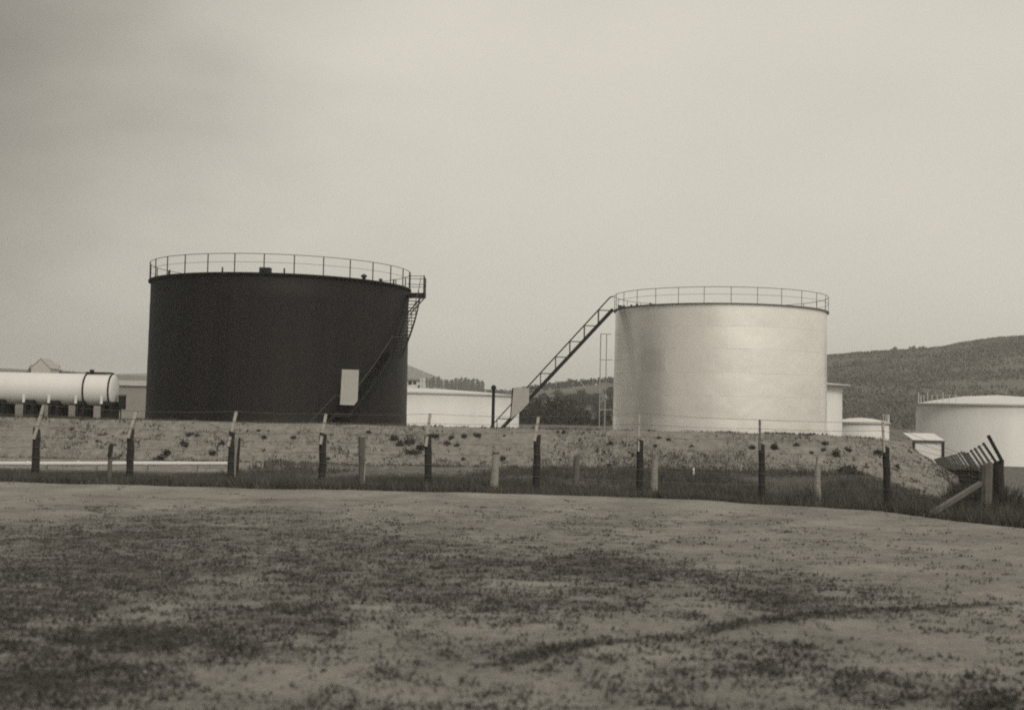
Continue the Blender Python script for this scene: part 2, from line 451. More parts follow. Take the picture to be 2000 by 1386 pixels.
# small tufts dotted over the sandy ground: each a burst of blades
n = 70000
r = RNG.uniform(0, 1, n); Y = 1 / (1 / 7.0 + r * (1 / 29.5 - 1 / 7.0)); X = RNG.uniform(-0.5, 0.5, n) * Y
c = cover(X, Y); k = (RNG.uniform(0, 1, n) < .05 + .75 * smooth((c - .12) / .6)) & (Y < edge(X) - .3)
X, Y = X[k], Y[k]; S = RNG.gamma(1.8, .0155, len(X)); q = 8
tX = (X[:, None] + RNG.normal(0, 1, (len(X), q)) * S[:, None]).ravel(); tY = (Y[:, None] + RNG.normal(0, 1, (len(X), q)) * S[:, None] * .8).ravel()
tS = np.repeat(S, q)
blades('grass_tufts', tX, tY, hz(tX, tY), RNG.uniform(.2, .9, len(tX)) * np.clip(tS, .01, .06), RNG.uniform(.5, 1.1, len(tX)) * np.clip(tS, .012, .045), M['tuft'], 0.7)
# stones lying loose on the field
n = 2600
r = RNG.uniform(0, 1, n); Y = 1 / (1 / 7.0 + r * (1 / 29.0 - 1 / 7.0)); X = RNG.uniform(-0.5, 0.5, n) * Y
S = np.minimum(RNG.gamma(1.6, .004, n) + .004, .022)
oct_ = np.array([(1, 0, 0), (0, 1, 0), (-1, 0, 0), (0, -1, 0), (0, 0, .7), (0, 0, -.5)], float)
V = oct_[None] * S[:, None, None] * RNG.uniform(.6, 1.3, (n, 6, 1)); a = RNG.uniform(0, 6.28, n)
V = np.stack([V[:, :, 0] * np.cos(a)[:, None] - V[:, :, 1] * np.sin(a)[:, None], V[:, :, 0] * np.sin(a)[:, None] + V[:, :, 1] * np.cos(a)[:, None], V[:, :, 2]], 2)
V += np.stack([X, Y, hz(X, Y) + S * .2], 1)[:, None, :]
f8 = np.array([(0, 1, 4), (1, 2, 4), (2, 3, 4), (3, 0, 4), (1, 0, 5), (2, 1, 5), (3, 2, 5), (0, 3, 5)])
so2 = fast('gravel', V.reshape(-1, 3), (np.arange(n)[:, None, None] * 6 + f8[None]).reshape(-1, 3), M['stone'], None, False); so2['kind'] = 'stuff'

# long dark grass of the verge, along the fences
n = 300000
X = RNG.uniform(-19, 22, n); Y = edge(X) + RNG.uniform(0, 1, n) ** 1.25 * (np.interp(X, [5, 10], [46, 54]) - edge(X)) - 0.1
ok = (Y < np.interp(X, [9, 12], [44.3, 54])) & (np.abs(X) < 0.5 * Y)
dn = np.interp(np.minimum(Y - edge(X), Y - np.interp(X, [2, 7], [29, 33.5])), [0, 7, 10.5, 13, 15, 18], [1.0, .9, .7, .5, .4, .3])
ok &= ~((X < -8.4) & (Y > 37.35) & (RNG.uniform(0, 1, n) > .06)); ok &= ~((X < -8.4) & (Y > 36) & (RNG.uniform(0, 1, n) > .8))
pat = fbm(X, Y, 0.35, 3, 95)
ok &= RNG.uniform(0, 1, n) < dn * smooth((pat - np.interp(Y, [30, 36, 44], [.22, .25, .42])) / 0.3)
ok &= bund_d(X, Y) > 0.9 + 1.6 * fbm(X, Y, .8, 3, 99)
X, Y, pat = X[ok], Y[ok], pat[ok]
H = RNG.uniform(0.08, 0.30, len(X)) * (0.35 + 1.3 * pat) * np.where((X < -8.4) & (Y > 34), np.where(Y > 36, .38, .6), 1.0) * np.interp(Y, [30, 38, 44], [1.1, .9, .55]) * np.where(X > 8, 1.35, 1.0)
blades('tall_grass', X, Y, surf(X, Y), H, RNG.uniform(0.015, 0.035, len(X)), M['grass'], 0.35)
# sparse dry grass over the bund
n = 60000
X = RNG.uniform(-24, 20, n); Y = RNG.uniform(42, 47.5, n)
pat = fbm(X, Y, 1.1, 4, 97); ok = (RNG.uniform(0, 1, n) < smooth((pat - 0.42) / 0.3)) & (bund_d(X, Y) < 3.4)
X, Y = X[ok], Y[ok]
blades('dry_grass', X, Y, surf(X, Y), RNG.uniform(0.03, 0.13, len(X)), RNG.uniform(0.012, 0.03, len(X)), M['drygrass'], 0.5)

# countless specks of low weed over the bund
n = 6000
X = RNG.uniform(-24, 18, n); Y = RNG.uniform(42, 47.5, n); pat = fbm(X, Y, .5, 3, 111)
ok = (RNG.uniform(0, 1, n) < .12 + .9 * smooth((pat - .45) / .2)) & (bund_d(X, Y) < 3.6); X, Y = X[ok], Y[ok]
S = RNG.gamma(2, .022, len(X)); q = 7
tX = (X[:, None] + RNG.normal(0, 1, (len(X), q)) * S[:, None]).ravel(); tY = (Y[:, None] + RNG.normal(0, .6, (len(X), q)) * S[:, None]).ravel(); tS = np.repeat(S, q)
blades('low_weeds', tX, tY, surf(tX, tY), np.clip(tS, .02, .13) * RNG.uniform(.5, 1.3, len(tX)), np.clip(tS, .02, .09) * RNG.uniform(.5, 1, len(tX)), M['weed'], .6)
# ------------------------------------------------------------------ weeds on the bund
WEEDS = [(140, 835, 6), (190, 857, 7), (312, 886, 17), (327, 879, 13), (360, 862, 12), (370, 845, 8), (385, 846, 8), (415, 880, 11), (433, 860, 10),
         (515, 849, 9), (505, 838, 6), (573, 851, 8), (640, 893, 6), (720, 839, 8), (770, 850, 13), (782, 863, 10), (800, 858, 14), (808, 876, 16), (822, 869, 12), (850, 846, 12),
         (875, 859, 13), (882, 849, 10), (906, 847, 10), (932, 846, 9), (893, 866, 7), (985, 847, 6), (1090, 840, 6), (1101, 842, 6), (1192, 863, 7), (1288, 852, 6),
         (1306, 854, 8), (1280, 867, 8), (1350, 867, 7), (1363, 857, 5), (1470, 869, 10), (1512, 869, 12), (1555, 864, 8), (1610, 862, 9), (1608, 874, 8), (1632, 882, 13),
         (1656, 874, 9), (1716, 877, 13), (1335, 909, 6), (982, 893, 8), (495, 890, 5), (1692, 907, 8), (1752, 908, 7), (1585, 881, 6), (300, 905, 7), (560, 905, 6), (905, 893, 7), (1190, 905, 6)]
def clump_mesh(seed, n=110, size=1.0):
    rg = np.random.default_rng(seed)
    th = rg.uniform(0, 2 * np.pi, n); ph = np.arccos(rg.uniform(0.0, 1, n)); rr = rg.uniform(0.35, 1, n) ** 0.7
    lob = 0.7 + 0.45 * np.sin(th * 2 + seed) * np.sin(3 * ph + seed)
    c = np.stack([np.cos(th) * np.sin(ph) * rr * lob, np.sin(th) * np.sin(ph) * rr * lob * .8, np.cos(ph) * rr * .8 * lob], 1) * size
    V = (c[:, None, :] + rg.normal(0, 0.13, (n, 4, 3)) * size)
    return V.reshape(-1, 3), np.arange(4 * n).reshape(-1, 4)
protoW = []
for k in range(4):
    V, Fc = clump_mesh(k)
    o = fast('weed_clump', V, Fc, M['weed'], shade=False); protoW.append(o)
used = set()
for i, (px, py, s) in enumerate(WEEDS):
    p = hit(px, py + s * .6, 30, 60)
    k = i % 4
    o = protoW[k] if k not in used else protoW[k].copy()
    if k in used: COL.objects.link(o)
    used.add(k)
    o.location = p - Vector((0, 0, 0.03)); r_ = s * p.y / F * random.uniform(.95, 1.25)
    o.scale = (r_ * random.uniform(.8, 1.15), r_, r_ * random.uniform(1.0, 1.5)); o.rotation_euler = (0, 0, random.uniform(0, 6.28))
    tag(o, 'small dark weed clump growing on the sandy slope of the bund', 'weed', 'weed clumps scattered over the bund')
V, Fc = clump_mesh(9, 420)
bb = fast('bush', V, Fc, M['weed'], shade=False); p = hit(1655, 922, 30, 60); bb.location = p - Vector((0, 0, .05)); bb.scale = (.55, .4, .36)
tag(bb, 'widest dark bush low on the bund, beside the rightmost dark fence post', 'bush')

# ------------------------------------------------------------------ tanks
def pol(c, r, phi, z):
    "phi degrees from the side facing the camera, growing to the right"
    a = math.radians(phi)
    return Vector((c.x + r * math.sin(a), c.y - r * math.cos(a), z))

def phi_at(c, r, px, py=600):
    "the angle round a tank at which a pixel column meets it"
    a = np.arange(-80, 90, .1); X = c.x + r * np.sin(np.radians(a)); Y_ = c.y - r * np.cos(np.radians(a))
    d = ray(px, py); return float(a[np.argmin(np.abs(X - d.x / d.y * Y_))])

def railing(root, c, R, z, n, ph0, h, mpost, mrail, rp=0.035, rr=0.025):
    for k in range(n):
        a = ph0 + 360 / n * k
        mb = MB(); mb.tube([pol(c, R, a, z - .05), pol(c, R, a, z + h)], rp, 5)
        mb.build('railing_post', mpost, root)
    for zz, q in ((h, rr), (h * .55, rr * .55)):
        MB().tube([pol(c, R, 360 / 144 * k, z + zz) for k in range(145)], q, 5, False).build('guard_rail' if zz == h else 'middle_rail', mrail, root)

def local(root):
    "parts are built in world coordinates, then moved under their thing"
    off = Matrix.Translation(-root.location)
    def rec(o, top):
        for ch in o.children:
            if ch.data: ch.data.transform(off)
            rec(ch, False)
    rec(root, True)

# --- black tank
D1 = 77.0
c1 = P(549, 640, D1); c1 = Vector((c1.x - 0.0, D1, 0)); R1 = 8.0
zt1 = 9.45
bt = thing('storage_tank', (c1.x, c1.y, 0), 'large black cylindrical oil tank with a railing round its roof', 'storage tank')
mb = MB()
cs = [0, 1.6, 3.2, 4.8, 6.4, 8.0, zt1]
prof = []
for i in range(6): prof += [(R1 - .012 * i, cs[i]), (R1 - .012 * i, cs[i + 1] - .004)]
mb.lathe(prof, 128, c1); mb.build('shell', M['black'], bt)
MB().lathe([(R1 - .05, zt1 - .02), (R1 * .5, zt1 + .25), (0.01, zt1 + .45)], 96, c1).build('roof', M['black'], bt)
MB().lathe([(R1 - .06, zt1 - .1), (R1 + .09, zt1 - .1), (R1 + .09, zt1), (R1 - .06, zt1 + .01)], 128, c1, False).build('rim', M['black'], bt)
railing(bt, c1, R1 + .02, zt1, 30, 3.2, 1.06, M['darksteel'], M['railgrey'], .034, .02)
MB().box(pol(c1, R1 - .3, 3.5, zt1 + .12), (.62, .5, .36)).build('roof_hatch', M['darksteel'], bt)
for a, s in ((47.9, .3), (58.5, .2)):
    mb = MB(); q = pol(c1, R1 - .25, a, zt1); mb.tube([q, q + Vector((0, 0, s * .9))], s * .35, 8); mb.lathe([(s * .55, 0), (s * .6, s * .35), (s * .2, s * .6), (.01, s * .62)], 10, q + Vector((0, 0, s * .5)))
    mb.build('roof_vent', M['darksteel'], bt)
for a in (-14.7, 11.3, -45, 68):
    q = pol(c1, R1 - .15, a, zt1); MB().tube([q, q + Vector((0, 0, .3))], .05, 6).build('gauge_stub', M['darksteel'], bt)

# the curved stair round the black tank
st = bpy.data.objects.new('staircase', None); COL.objects.link(st); st.parent = bt
ri, ro = R1 + .06, R1 + .78
SEG = [(21.5, 0.0), (31.5, 1.63), (37.7, 1.63), (58.0, 5.19), (64.7, 5.19), (85.5, 9.15), (97.0, 9.15)]
def sz(a): return float(np.interp(a, [s[0] for s in SEG], [s[1] for s in SEG]))
angs = sorted(set(list(np.arange(21.5, 97.1, 1.2)) + [s[0] for s in SEG]))
for rr in (ri + .02, ro):
    mb = MB(); vs = []; fs = []
    for i, a in enumerate(angs):
        for dr, dz in ((-.02, -.22), (.02, -.22), (.02, .03), (-.02, .03)): vs.append(pol(c1, rr + dr, a, sz(a) + dz))
    for i in range(len(angs) - 1):
        for k in range(4): fs.append((4 * i + k, 4 * i + (k + 1) % 4, 4 * i + 4 + (k + 1) % 4, 4 * i + 4 + k))
    mb.add(vs, fs + [(0, 1, 2, 3), tuple(range(len(vs) - 4, len(vs)))]); mb.build('stringer', M['darksteel'], st)
tr = MB()
for (a0, z0), (a1, z1) in zip(SEG[:-1], SEG[1:]):
    if z1 > z0:
        m_ = int((z1 - z0) / .22)
        for k in range(m_):
            a = a0 + (a1 - a0) * (k + .5) / m_; z = z0 + (z1 - z0) * (k + .5) / m_
            q = [pol(c1, ri + .04, a - .75, z), pol(c1, ro - .02, a - .75, z), pol(c1, ro - .02, a + .75, z), pol(c1, ri + .04, a + .75, z)]
            tr.prism(q, (0, 0, .035))
    else:
        mm = 6
        for k in range(mm):
            b0 = a0 + (a1 - a0) * k / mm; b1 = a0 + (a1 - a0) * (k + 1) / mm
            tr.prism([pol(c1, ri + .04, b0, z0 - .02), pol(c1, ro + (.25 if a0 > 80 else -.02), b0, z0 - .02), pol(c1, ro + (.25 if a0 > 80 else -.02), b1, z0 - .02), pol(c1, ri + .04, b1, z0 - .02)], (0, 0, .05))
tr.build('treads', M['darksteel'], st)
hr = [pol(c1, ro, a, sz(a) + 1.0) for a in angs if a <= 86]
MB().tube(hr, .022, 5).build('handrail', M['midsteel'], st)
for a in (21.8, 26.5, 31.5, 37.7, 43, 48, 53, 58, 64.7, 69, 73, 77.5, 81.5):
    MB().tube([pol(c1, ro, a, sz(a)), pol(c1, ro, a, sz(a) + 1.0)], .018, 5).build('baluster', M['darksteel'], st)
# top platform with its own posts, rails and knee braces
pf = bpy.data.objects.new('platform', None); COL.objects.link(pf); pf.parent = bt
rp_ = ro + .2
corner = [pol(c1, rp_, 85.5, 9.15), pol(c1, rp_, 97, 9.15)]
for q in corner: MB().tube([q, q + Vector((0, 0, 1.12))], .045, 6).build('corner_post', M['darksteel'], pf)
mb = MB()
for zz in (1.08, .55):
    mb.tube([pol(c1, R1, 85.5, 9.15 + zz), corner[0] + Vector((0, 0, zz)), corner[1] + Vector((0, 0, zz)), pol(c1, R1, 97, 9.15 + zz)], .02, 5)
mb.build('guard_rail', M['darksteel'], pf)
for q, a in zip(corner, (85.5, 97)):
    MB().beam(q - Vector((0, 0, .08)), pol(c1, R1, a, 7.9), .06, .07).build('knee_brace', M['darksteel'], pf)
MB().prism([pol(c1, R1 + .02, 85, 9.0), pol(c1, rp_ + .06, 85, 9.0), pol(c1, rp_ + .06, 97.5, 9.0), pol(c1, R1 + .02, 97.5, 9.0)], (0, 0, .1)).build('deck', M['darksteel'], pf)
# grey sheet guard on the outside of the lower landing
def pp(px, py):
    a = float(np.interp(px, [663.5, 699], [33.2, 40.7])); d = 77 - 8.9 * math.cos(math.radians(a))
    return pol(c1, ro + .07, a, P(px, py, d).z)
poly = [(665.5, 721), (699, 722), (698, 782), (691, 791), (663.5, 790)]
nrm = Vector((math.sin(math.radians(37)), -math.cos(math.radians(37)), 0))
pl = MB().prism([pp(*q) for q in poly], nrm * .04).build('guard_panel', M['panel'], bt); pl['label'] = 'pale grey sheet panel beside the stair'
local(bt)

# --- silver tank
D2 = 83.0
c2 = P(1405.5, 640, D2); c2 = Vector((c2.x, D2, 0)); R2 = 7.10
zt2 = 8.93
sv = thing('storage_tank', (c2.x, c2.y, 0), 'shiny silver plated tank with a straight stair leaning on its side', 'storage tank')
cs = [-.3, 1.75, 3.17, 4.62, 6.10, 7.52, zt2]
vs = []; fs = []; plate = []
for i in range(6):
    npl = 8; off = (i % 2) * .5 + .22 * i
    for k in range(npl):
        val = random.random(); tilt = random.uniform(-.003, .003); m_ = 18
        a0 = 360 / npl * (k + off); o = len(vs); r_ = R2 - .012 * i
        for j in range(m_ + 1):
            a = a0 + 360 / npl * j / m_
            bul = .003 * math.sin(math.pi * j / m_)
            for q in range(5):
                z = cs[i] + (cs[i + 1] - .006 - cs[i]) * q / 4
                vs.append(pol(c2, r_ + bul + tilt * (q / 4 - .5) + .002 * math.sin(math.pi * q / 4), a, z)); plate.append(val)
        for j in range(m_):
            for q in range(4):
                b_ = o + j * 5 + q; fs.append((b_, b_ + 5, b_ + 6, b_ + 1))
sh = fast('shell', np.array([tuple(v) for v in vs]), np.array(fs), M['silver'], sv)
A_ = sh.data.attributes.new('plate', 'FLOAT', 'POINT'); A_.data.foreach_set('value', np.array(plate, np.float32))
seam = MB()
for i in range(1, 6):
    seam.lathe([(R2 - .012 * i - .01, cs[i] - .012), (R2 - .012 * i + .013, cs[i] - .012), (R2 - .012 * i + .013, cs[i] + .006), (R2 - .012 * i - .01, cs[i] + .006)], 128, c2, False)
seam.build('weld_seams', M['galv'], sv)
MB().lathe([(R2 - .09, zt2 - .02), (R2 * .5, zt2 + .22), (.01, zt2 + .4)], 96, c2).build('roof', M['galv'], sv)
MB().lathe([(R2 - .1, zt2 - .08), (R2 + .08, zt2 - .08), (R2 + .08, zt2 + .005), (R2 - .1, zt2 + .01)], 128, c2, False).build('rim', M['railgrey'], sv)
railing(sv, c2, R2 + .02, zt2, 27, -4.1, 1.0, M['railgrey'], M['railgrey'], .02, .02)
for px, s in ((1207, .22), (1214, .16), (1219, .14), (1233, .12), (1244, .14), (1270, .12)):
    a = phi_at(c2, R2 - .1, px); q = pol(c2, R2 - .1, a, zt2); mb = MB(); mb.tube([q, q + Vector((0, 0, s))], s * .5, 7); mb.tube([q + Vector((-s * .6, 0, s * .6)), q + Vector((s * .6, 0, s * .6))], s * .3, 6)
    mb.build('roof_fitting', M['midsteel'], sv)
# thin pale pipes standing off the shell
YP = 83.0
for x0, y0, y1, r_ in ((1173.5, 652, 850, .035), (1181, 775, 850, .03), (1185, 652, 850, .03)):
    a, b = P(x0, y0, YP), P(x0 - 1, y1, YP); MB().tube([a, Vector((a.x, YP, -.2))], r_, 6).build('gauge_pipe', M['galv'], sv)
for y0, xa, xb, q in ((652, 1173, 1194, .025), (702, 1171, 1196, .025), (749, 1170, 1194, .035), (800, 1172, 1194, .04)):
    MB().tube([P(xa, y0, YP), P(xb, y0 + .4, YP)], q, 6).build('pipe_bracket', M['galv'], sv)
q = P(1183, 777, YP); MB().lathe([(.12, 0), (.10, .1), (.02, .22)], 10, q).build('pipe_cap', M['galv'], sv)
# straight stair
YS = 81.9
ys = lambda x: 604.7 + (1196.3 - x) * 1.0717
yh = lambda x: 581.6 + (1190.6 - x) * 1.085
ss = bpy.data.objects.new('staircase', None); COL.objects.link(ss); ss.parent = sv
topx, botx = 1196.3, 968
for dy in (-.38, .38):
    a = P(topx, ys(topx), YS) + Vector((0, dy, 0)); b = P(botx, ys(botx), YS) + Vector((0, dy, 0))
    MB().beam(a, b, .06, .24, (0, 1, 0)).build('stringer', M['darksteel'], ss)
    a = P(1190.6, yh(1190.6), YS) + Vector((0, dy, 0)); b = P(951, yh(951) - 4, YS) + Vector((0, dy, 0)); e_ = P(1198, 579.5, YS) + Vector((0, dy, 0))
    if dy < 0:
        m1 = P(1027.8, 758.2, YS) + Vector((0, dy, 0))
        MB().tube([e_, a, m1], .045, 6).build('handrail', M['darksteel'], ss)
        m2 = P(998.5, 789.0, YS) + Vector((0, dy, 0)); b = P(955, 837, YS) + Vector((0, dy, 0))
        MB().tube([m2, b], .04, 6).build('handrail', M['darksteel'], ss)
    for x in (1168.6, 1141, 1112.7, 1084.8, 1055.5, 970.5):
        off = Vector((0, dy, 0))
        lo, hi = P(x, ys(x), YS) + off, P(x + .3, yh(x) if x > 1000 else 820, YS) + off
        if dy < 0: MB().beam(lo, hi, .06, .055, (0, 1, 0)).build('baluster', M['midsteel'], ss)
        else: MB().beam(lo, hi, .05, .05, (0, 1, 0)).build('baluster', M['railgrey'], ss)
        if dy < 0:
            y_ = yh(x) + 1 if x > 1000 else 817
            xr = 1196.3 - (y_ - 604.7) / 1.0717
            MB().tube([P(x, y_, YS) + off, P(xr, y_ + .8, YS) + off], .035, 5).build('cross_tie', M['midsteel'], ss)
for x in (1029.5,):
    MB().tube([P(x, yh(x) + 1, YS) - Vector((0, .38, 0)), P(1053, 757.5, YS) - Vector((0, .38, 0))], .04, 5).build('cross_tie', M['midsteel'], ss)
tr = MB()
for k in range(34):
    x = 1192 - k * (1192 - 975) / 33; q = P(x, ys(x), YS)
    tr.box(q + Vector((0, 0, .02)), (.2, .7, .03))
tr.build('treads', M['midsteel'], ss)
gp = MB().prism([P(x, y, YS) - Vector((0, .45, 0)) for x, y in ((1003, 757), (1033, 757.5), (1033, 786), (1018, 802), (997.5, 818), (1000.5, 785))], (0, -.04, 0)).build('guard_panel', M['panel'], sv)
gp['label'] = 'grey sheet panel with a slanted lower edge beside the stair'
MB().tube([P(1001.5, 758, YS) - Vector((0, .44, 0)), P(997.5, 818, YS) - Vector((0, .44, 0))], .05, 6).build('panel_post', M['darksteel'], sv)
local(sv)

# --- white tanks behind
def white_tank(px_c, half, D, ytop, label, dome=.12, over=0.0, zb=-3.5, rim=True, group=None, m='white', n=96, courses=5):
    c = P(px_c, ytop, D); R = half / F * D
    zt = c.z; c = Vector((c.x, D, 0))
    t = thing('storage_tank', (c.x, D, zb), label, 'storage tank', group)
    hs = np.linspace(zb, zt, courses + 1); prof = []
    for i in range(courses): prof += [(R - .01 * i, hs[i]), (R - .01 * i, hs[i + 1] - .01)]
    MB().lathe(prof, n, c).build('shell', M[m], t)
    Ro = R + over
    MB().lathe([(Ro, zt), (Ro * .75, zt + dome * R * .42), (Ro * .4, zt + dome * R * .82), (.01, zt + dome * R)], n, c).build('roof', M[m], t)
    if rim: MB().lathe([(R - .05, zt - .14), (Ro + .07, zt - .12), (Ro + .07, zt + .02), (Ro - .2, zt + .03)], n, c, False).build('rim', M['galv'], t)
    return t, c, R, zt

t, c, R, zt = white_tank(775, 240, 120, 768, 'long low white tank between the black tank and the stair', .05)
local(t)
t, c, R, zt = white_tank(1552, 91, 115, 750, 'tall narrow white tank with an overhanging roof behind the silver tank', .06, .62)
for k in range(1): pass
local(t)
t, c, R, zt = white_tank(1681, 54, 130, 824.5, 'small white tank with a low conical roof at the end of the bund', .17, .06)
for k in range(7):
    a = 62 + 8 * k
    MB().tube([pol(c, R - .05, a, zt), pol(c, R - .05, a, zt + .85)], .035, 5).build('railing_post', M['white'], t)
MB().tube([pol(c, R - .05, a_, zt + .85) for a_ in np.linspace(60, 115, 12)], .03, 5).build('guard_rail', M['white'], t)
local(t)
t, c, R, zt = white_tank(1947, 151, 110, 791, 'broad white tank with a shallow domed roof at the right edge', .13, .05, n=128)
for k in range(9):
    a = -94 + 5.5 * k
    MB().tube([pol(c, R - .05, a, zt), pol(c, R - .05, a, zt + (.75 if k % 3 else 1.0))], .035, 5).build('railing_post', M['white'], t)
MB().tube([pol(c, R - .05, a_, zt + .72) for a_ in np.linspace(-96, -50, 12)], .02, 5).build('guard_rail', M['white'], t)
local(t)

# white hut with dark corner trim, right
Yh = 82.0
a = P(1785, 860, Yh); b = P(1841, 861, Yh)
w_ = b.x - a.x; zc = a.z; base = -2.2
ht = thing('hut', ((a.x + b.x) / 2, Yh + .9, base), 'small white hut with dark corner trim in front of the broad white tank', 'hut')
cx = (a.x + b.x) / 2
MB().box((cx, Yh + .95, (base + zc) / 2), (w_, 1.9, zc - base)).build('wall', M['white'], ht)
MB().prism([(a.x - .1, Yh - .08, zc + .01), (b.x + .1, Yh - .08, zc + .01), (b.x + .1, Yh + 2.0, zc + .42), (a.x - .1, Yh + 2.0, zc + .42)], (0, 0, .06)).build('roof', M['white'], ht)
MB().box((cx, Yh - .11, zc - .03), (w_ + .2, .05, .13)).build('eave_board', M['midsteel'], ht)
for x in (a.x - .02, b.x + .02): MB().box((x, Yh - .03, (base + zc) / 2 - .05), (.15, .12, zc - base - .1)).build('corner_trim', M['darksteel'], ht)
local(ht)
q = P(1779, 842, 84); ld = thing('ladder', (q.x, 84, -2), 'thin pale ladder standing at the left side of the small hut', 'ladder')
for dx in (-.12, .25): MB().tube([(q.x + dx - .15, 83.9, -2), (q.x + dx, 84, q.z)], .04, 5).build('stile', M['galv'], ld)
mb = MB()
for k in range(9): z = -1.8 + k * .33; mb.tube([(q.x - .25 + .03 * k / 2, 83.95, z), (q.x + .12 + .03 * k / 2, 83.95, z)], .02, 5)
mb.build('rungs', M['galv'], ld)
local(ld)

# white flat-roofed building behind the long white tank
Yb = 160.0
a = P(745, 742, Yb); b = P(826, 743, Yb)
bd = thing('building', ((a.x + b.x) / 2, Yb + 3, 0), 'white flat roofed building with small windows behind the long white tank', 'building')
MB().box(((a.x + b.x) / 2, Yb + 3, b.z / 2 - 1), (b.x - a.x, 6, b.z + 2)).build('wall', M['white'], bd)
MB().box(((a.x + b.x) / 2, Yb + 3, b.z + .1), (b.x - a.x + .5, 6.5, .2)).build('roof', M['greywall'], bd)
for x, w in ((775, 7), (790, 7), (801, 7), (810, 6), (818, 3)):
    q = P(x, 747.5 if x < 815 else 756, Yb); s = w / F * Yb
    MB().box((q.x, Yb - .02, q.z), (s, .1, s * (.9 if x < 815 else 2.2))).build('window', M['glass'], bd)
for x in (822, 826.5, 829.5):
    q = P(x, 738, Yb - 1); MB().tube([(q.x, Yb - 1, -1), (q.x, Yb - 1, q.z)], .10, 6).build('mast', M['white'], bd)
local(bd)

# dark vent pole beside the stair
q = P(964.2, 757, 74); vp = thing('pole', (q.x, 74, 0), 'tall dark pole with a rounded cap left of the straight stair', 'pole')
MB().tube([(q.x, 74, -.2), (q.x, 74, q.z)], .095, 8).build('shaft', M['darksteel'], vp)
MB().lathe([(.1, -.12), (.15, -.05), (.15, .08), (.06, .16), (.005, .17)], 10, (q.x, 74, q.z)).build('cap', M['darksteel'], vp)
local(vp)

# --- horizontal white tank on dark supports, left
Yt = 64.0
ax0 = P(221, 762, Yt); rT = .83; zc = ax0.z; xr = ax0.x; xl = P(-150, 762, Yt).x
hv = thing('cylinder_tank', ((xl + xr) / 2, Yt, 0), 'white horizontal cylinder tank raised on dark supports', 'storage tank')
prof = [(rT, 0), (rT, xr - xl)] + [(rT * math.cos(t_), xr - xl + math.sin(t_) * .2) for t_ in np.linspace(.15, math.pi / 2 - .02, 8)]
mb = MB(); mb.lathe(prof, 64, (0, 0, 0)); mb.lathe([(.001, -.3), (rT * .6, -.22), (rT, 0)], 64, (0, 0, 0))
mb.v = [(xl + v[2], Yt + v[0], zc + v[1]) for v in mb.v]
mb.build('vessel', M['white'], hv)
for x in (172, 221):
    q = P(x, 760, Yt); mb = MB()
    mb.tube([(q.x, Yt + (rT + .03) * math.sin(t_), zc + (rT + .03) * math.cos(t_)) for t_ in np.linspace(-math.pi, 0, 24)], .045, 5)
    mb.build('strap', M['darksteel'], hv)
q1, q2 = P(172, 729, Yt), P(217, 729, Yt)
MB().box(((q1.x + q2.x) / 2, Yt, zc + rT + .06), (q2.x - q1.x, .6, .07)).build('walkway', M['darksteel'], hv)
mb = MB(); mb.tube([(q1.x + .2, Yt, zc + rT), (q1.x + .2, Yt, zc + rT + .22)], .12, 8); mb.build('manhole', M['darksteel'], hv)
zlow = zc - rT * .72
for x, w in ((-48, 22), (8, 22), (66, 22), (114, 21), (165, 18), (217, 24)):
    q = P(x, 800, Yt); ww = w / F * Yt
    su = bpy.data.objects.new('support', None); COL.objects.link(su); su.parent = hv
    for dy in (-.62, .62):
        for s in (-1, 1): MB().box((q.x + s * ww * .34, Yt + dy, zlow / 2 - .1), (ww * .3, .16, zlow + .2)).build('leg', M['darksteel'], su)
    MB().box((q.x, Yt, zlow - .10), (ww, 1.5, .2)).build('saddle', M['darksteel'], su)
    MB().box((q.x, Yt + .1, zlow / 2 + .12), (ww * .72, .9, zlow - .25)).build('pier', M['creosote'], su)
    MB().box((q.x - ww * .42, Yt - rT * .86, zc - rT * .62), (.13, .13, .42)).build('lug', M['white'], su)
    if x > 100 and x < 200:
        MB().beam((q.x + ww * .5, Yt - .5, zlow * .62), (q.x + ww * .5 + .42, Yt - .5, 0.1), .07, .09).build('brace', M['darksteel'], su)
q = P(238.5, 786, Yt)
local(hv)
cbx = thing('control_box', (q.x, Yt, 0), 'dark upright control box on thin legs beyond the end of the horizontal tank', 'control box')
MB().box((q.x, Yt, q.z), (.30, .3, .70)).build('cabinet', M['darksteel'], cbx)
MB().prism([(q.x - .18, Yt - .18, q.z + .36), (q.x + .18, Yt - .18, q.z + .36), (q.x + .18, Yt + .18, q.z + .36), (q.x - .18, Yt + .18, q.z + .36)], (0, 0, .05)).build('lid', M['midsteel'], cbx)
for dx in (-.11, .11): MB().tube([(q.x + dx, Yt, 0), (q.x + dx, Yt, q.z - .34)], .025, 5).build('leg', M['galv'], cbx)
local(cbx)

# grey shed behind the gap on the left, pale gabled house on the slope
Yg = 150.0
a = P(150, 752, Yg); b = P(300, 754, Yg)
sd = thing('shed', ((a.x + b.x) / 2, Yg + 3, 0), 'plain pale grey shed behind the black tank and the horizontal tank', 'shed')
MB().box(((a.x + b.x) / 2, Yg + 3, b.z / 2), (b.x - a.x, 6, b.z)).build('wall', M['greywall'], sd)
MB().prism([(a.x - .2, Yg - .3, b.z + .01), (a.x - .2, Yg + 6.3, b.z + .01), (a.x - .2, Yg + 3, b.z + .7)], (b.x - a.x + .4, 0, 0)).build('roof', M['roof'], sd)
local(sd)
Yk = 400.0
a, b = P(61, 718, Yk), P(98, 718, Yk); rg = P(79, 700, Yk).z; zb = float(hillz(a.x, Yk)) - 1
hs = thing('house', ((a.x + b.x) / 2, Yk + 4, zb), 'pale gabled house on the slope above the horizontal tank', 'house')
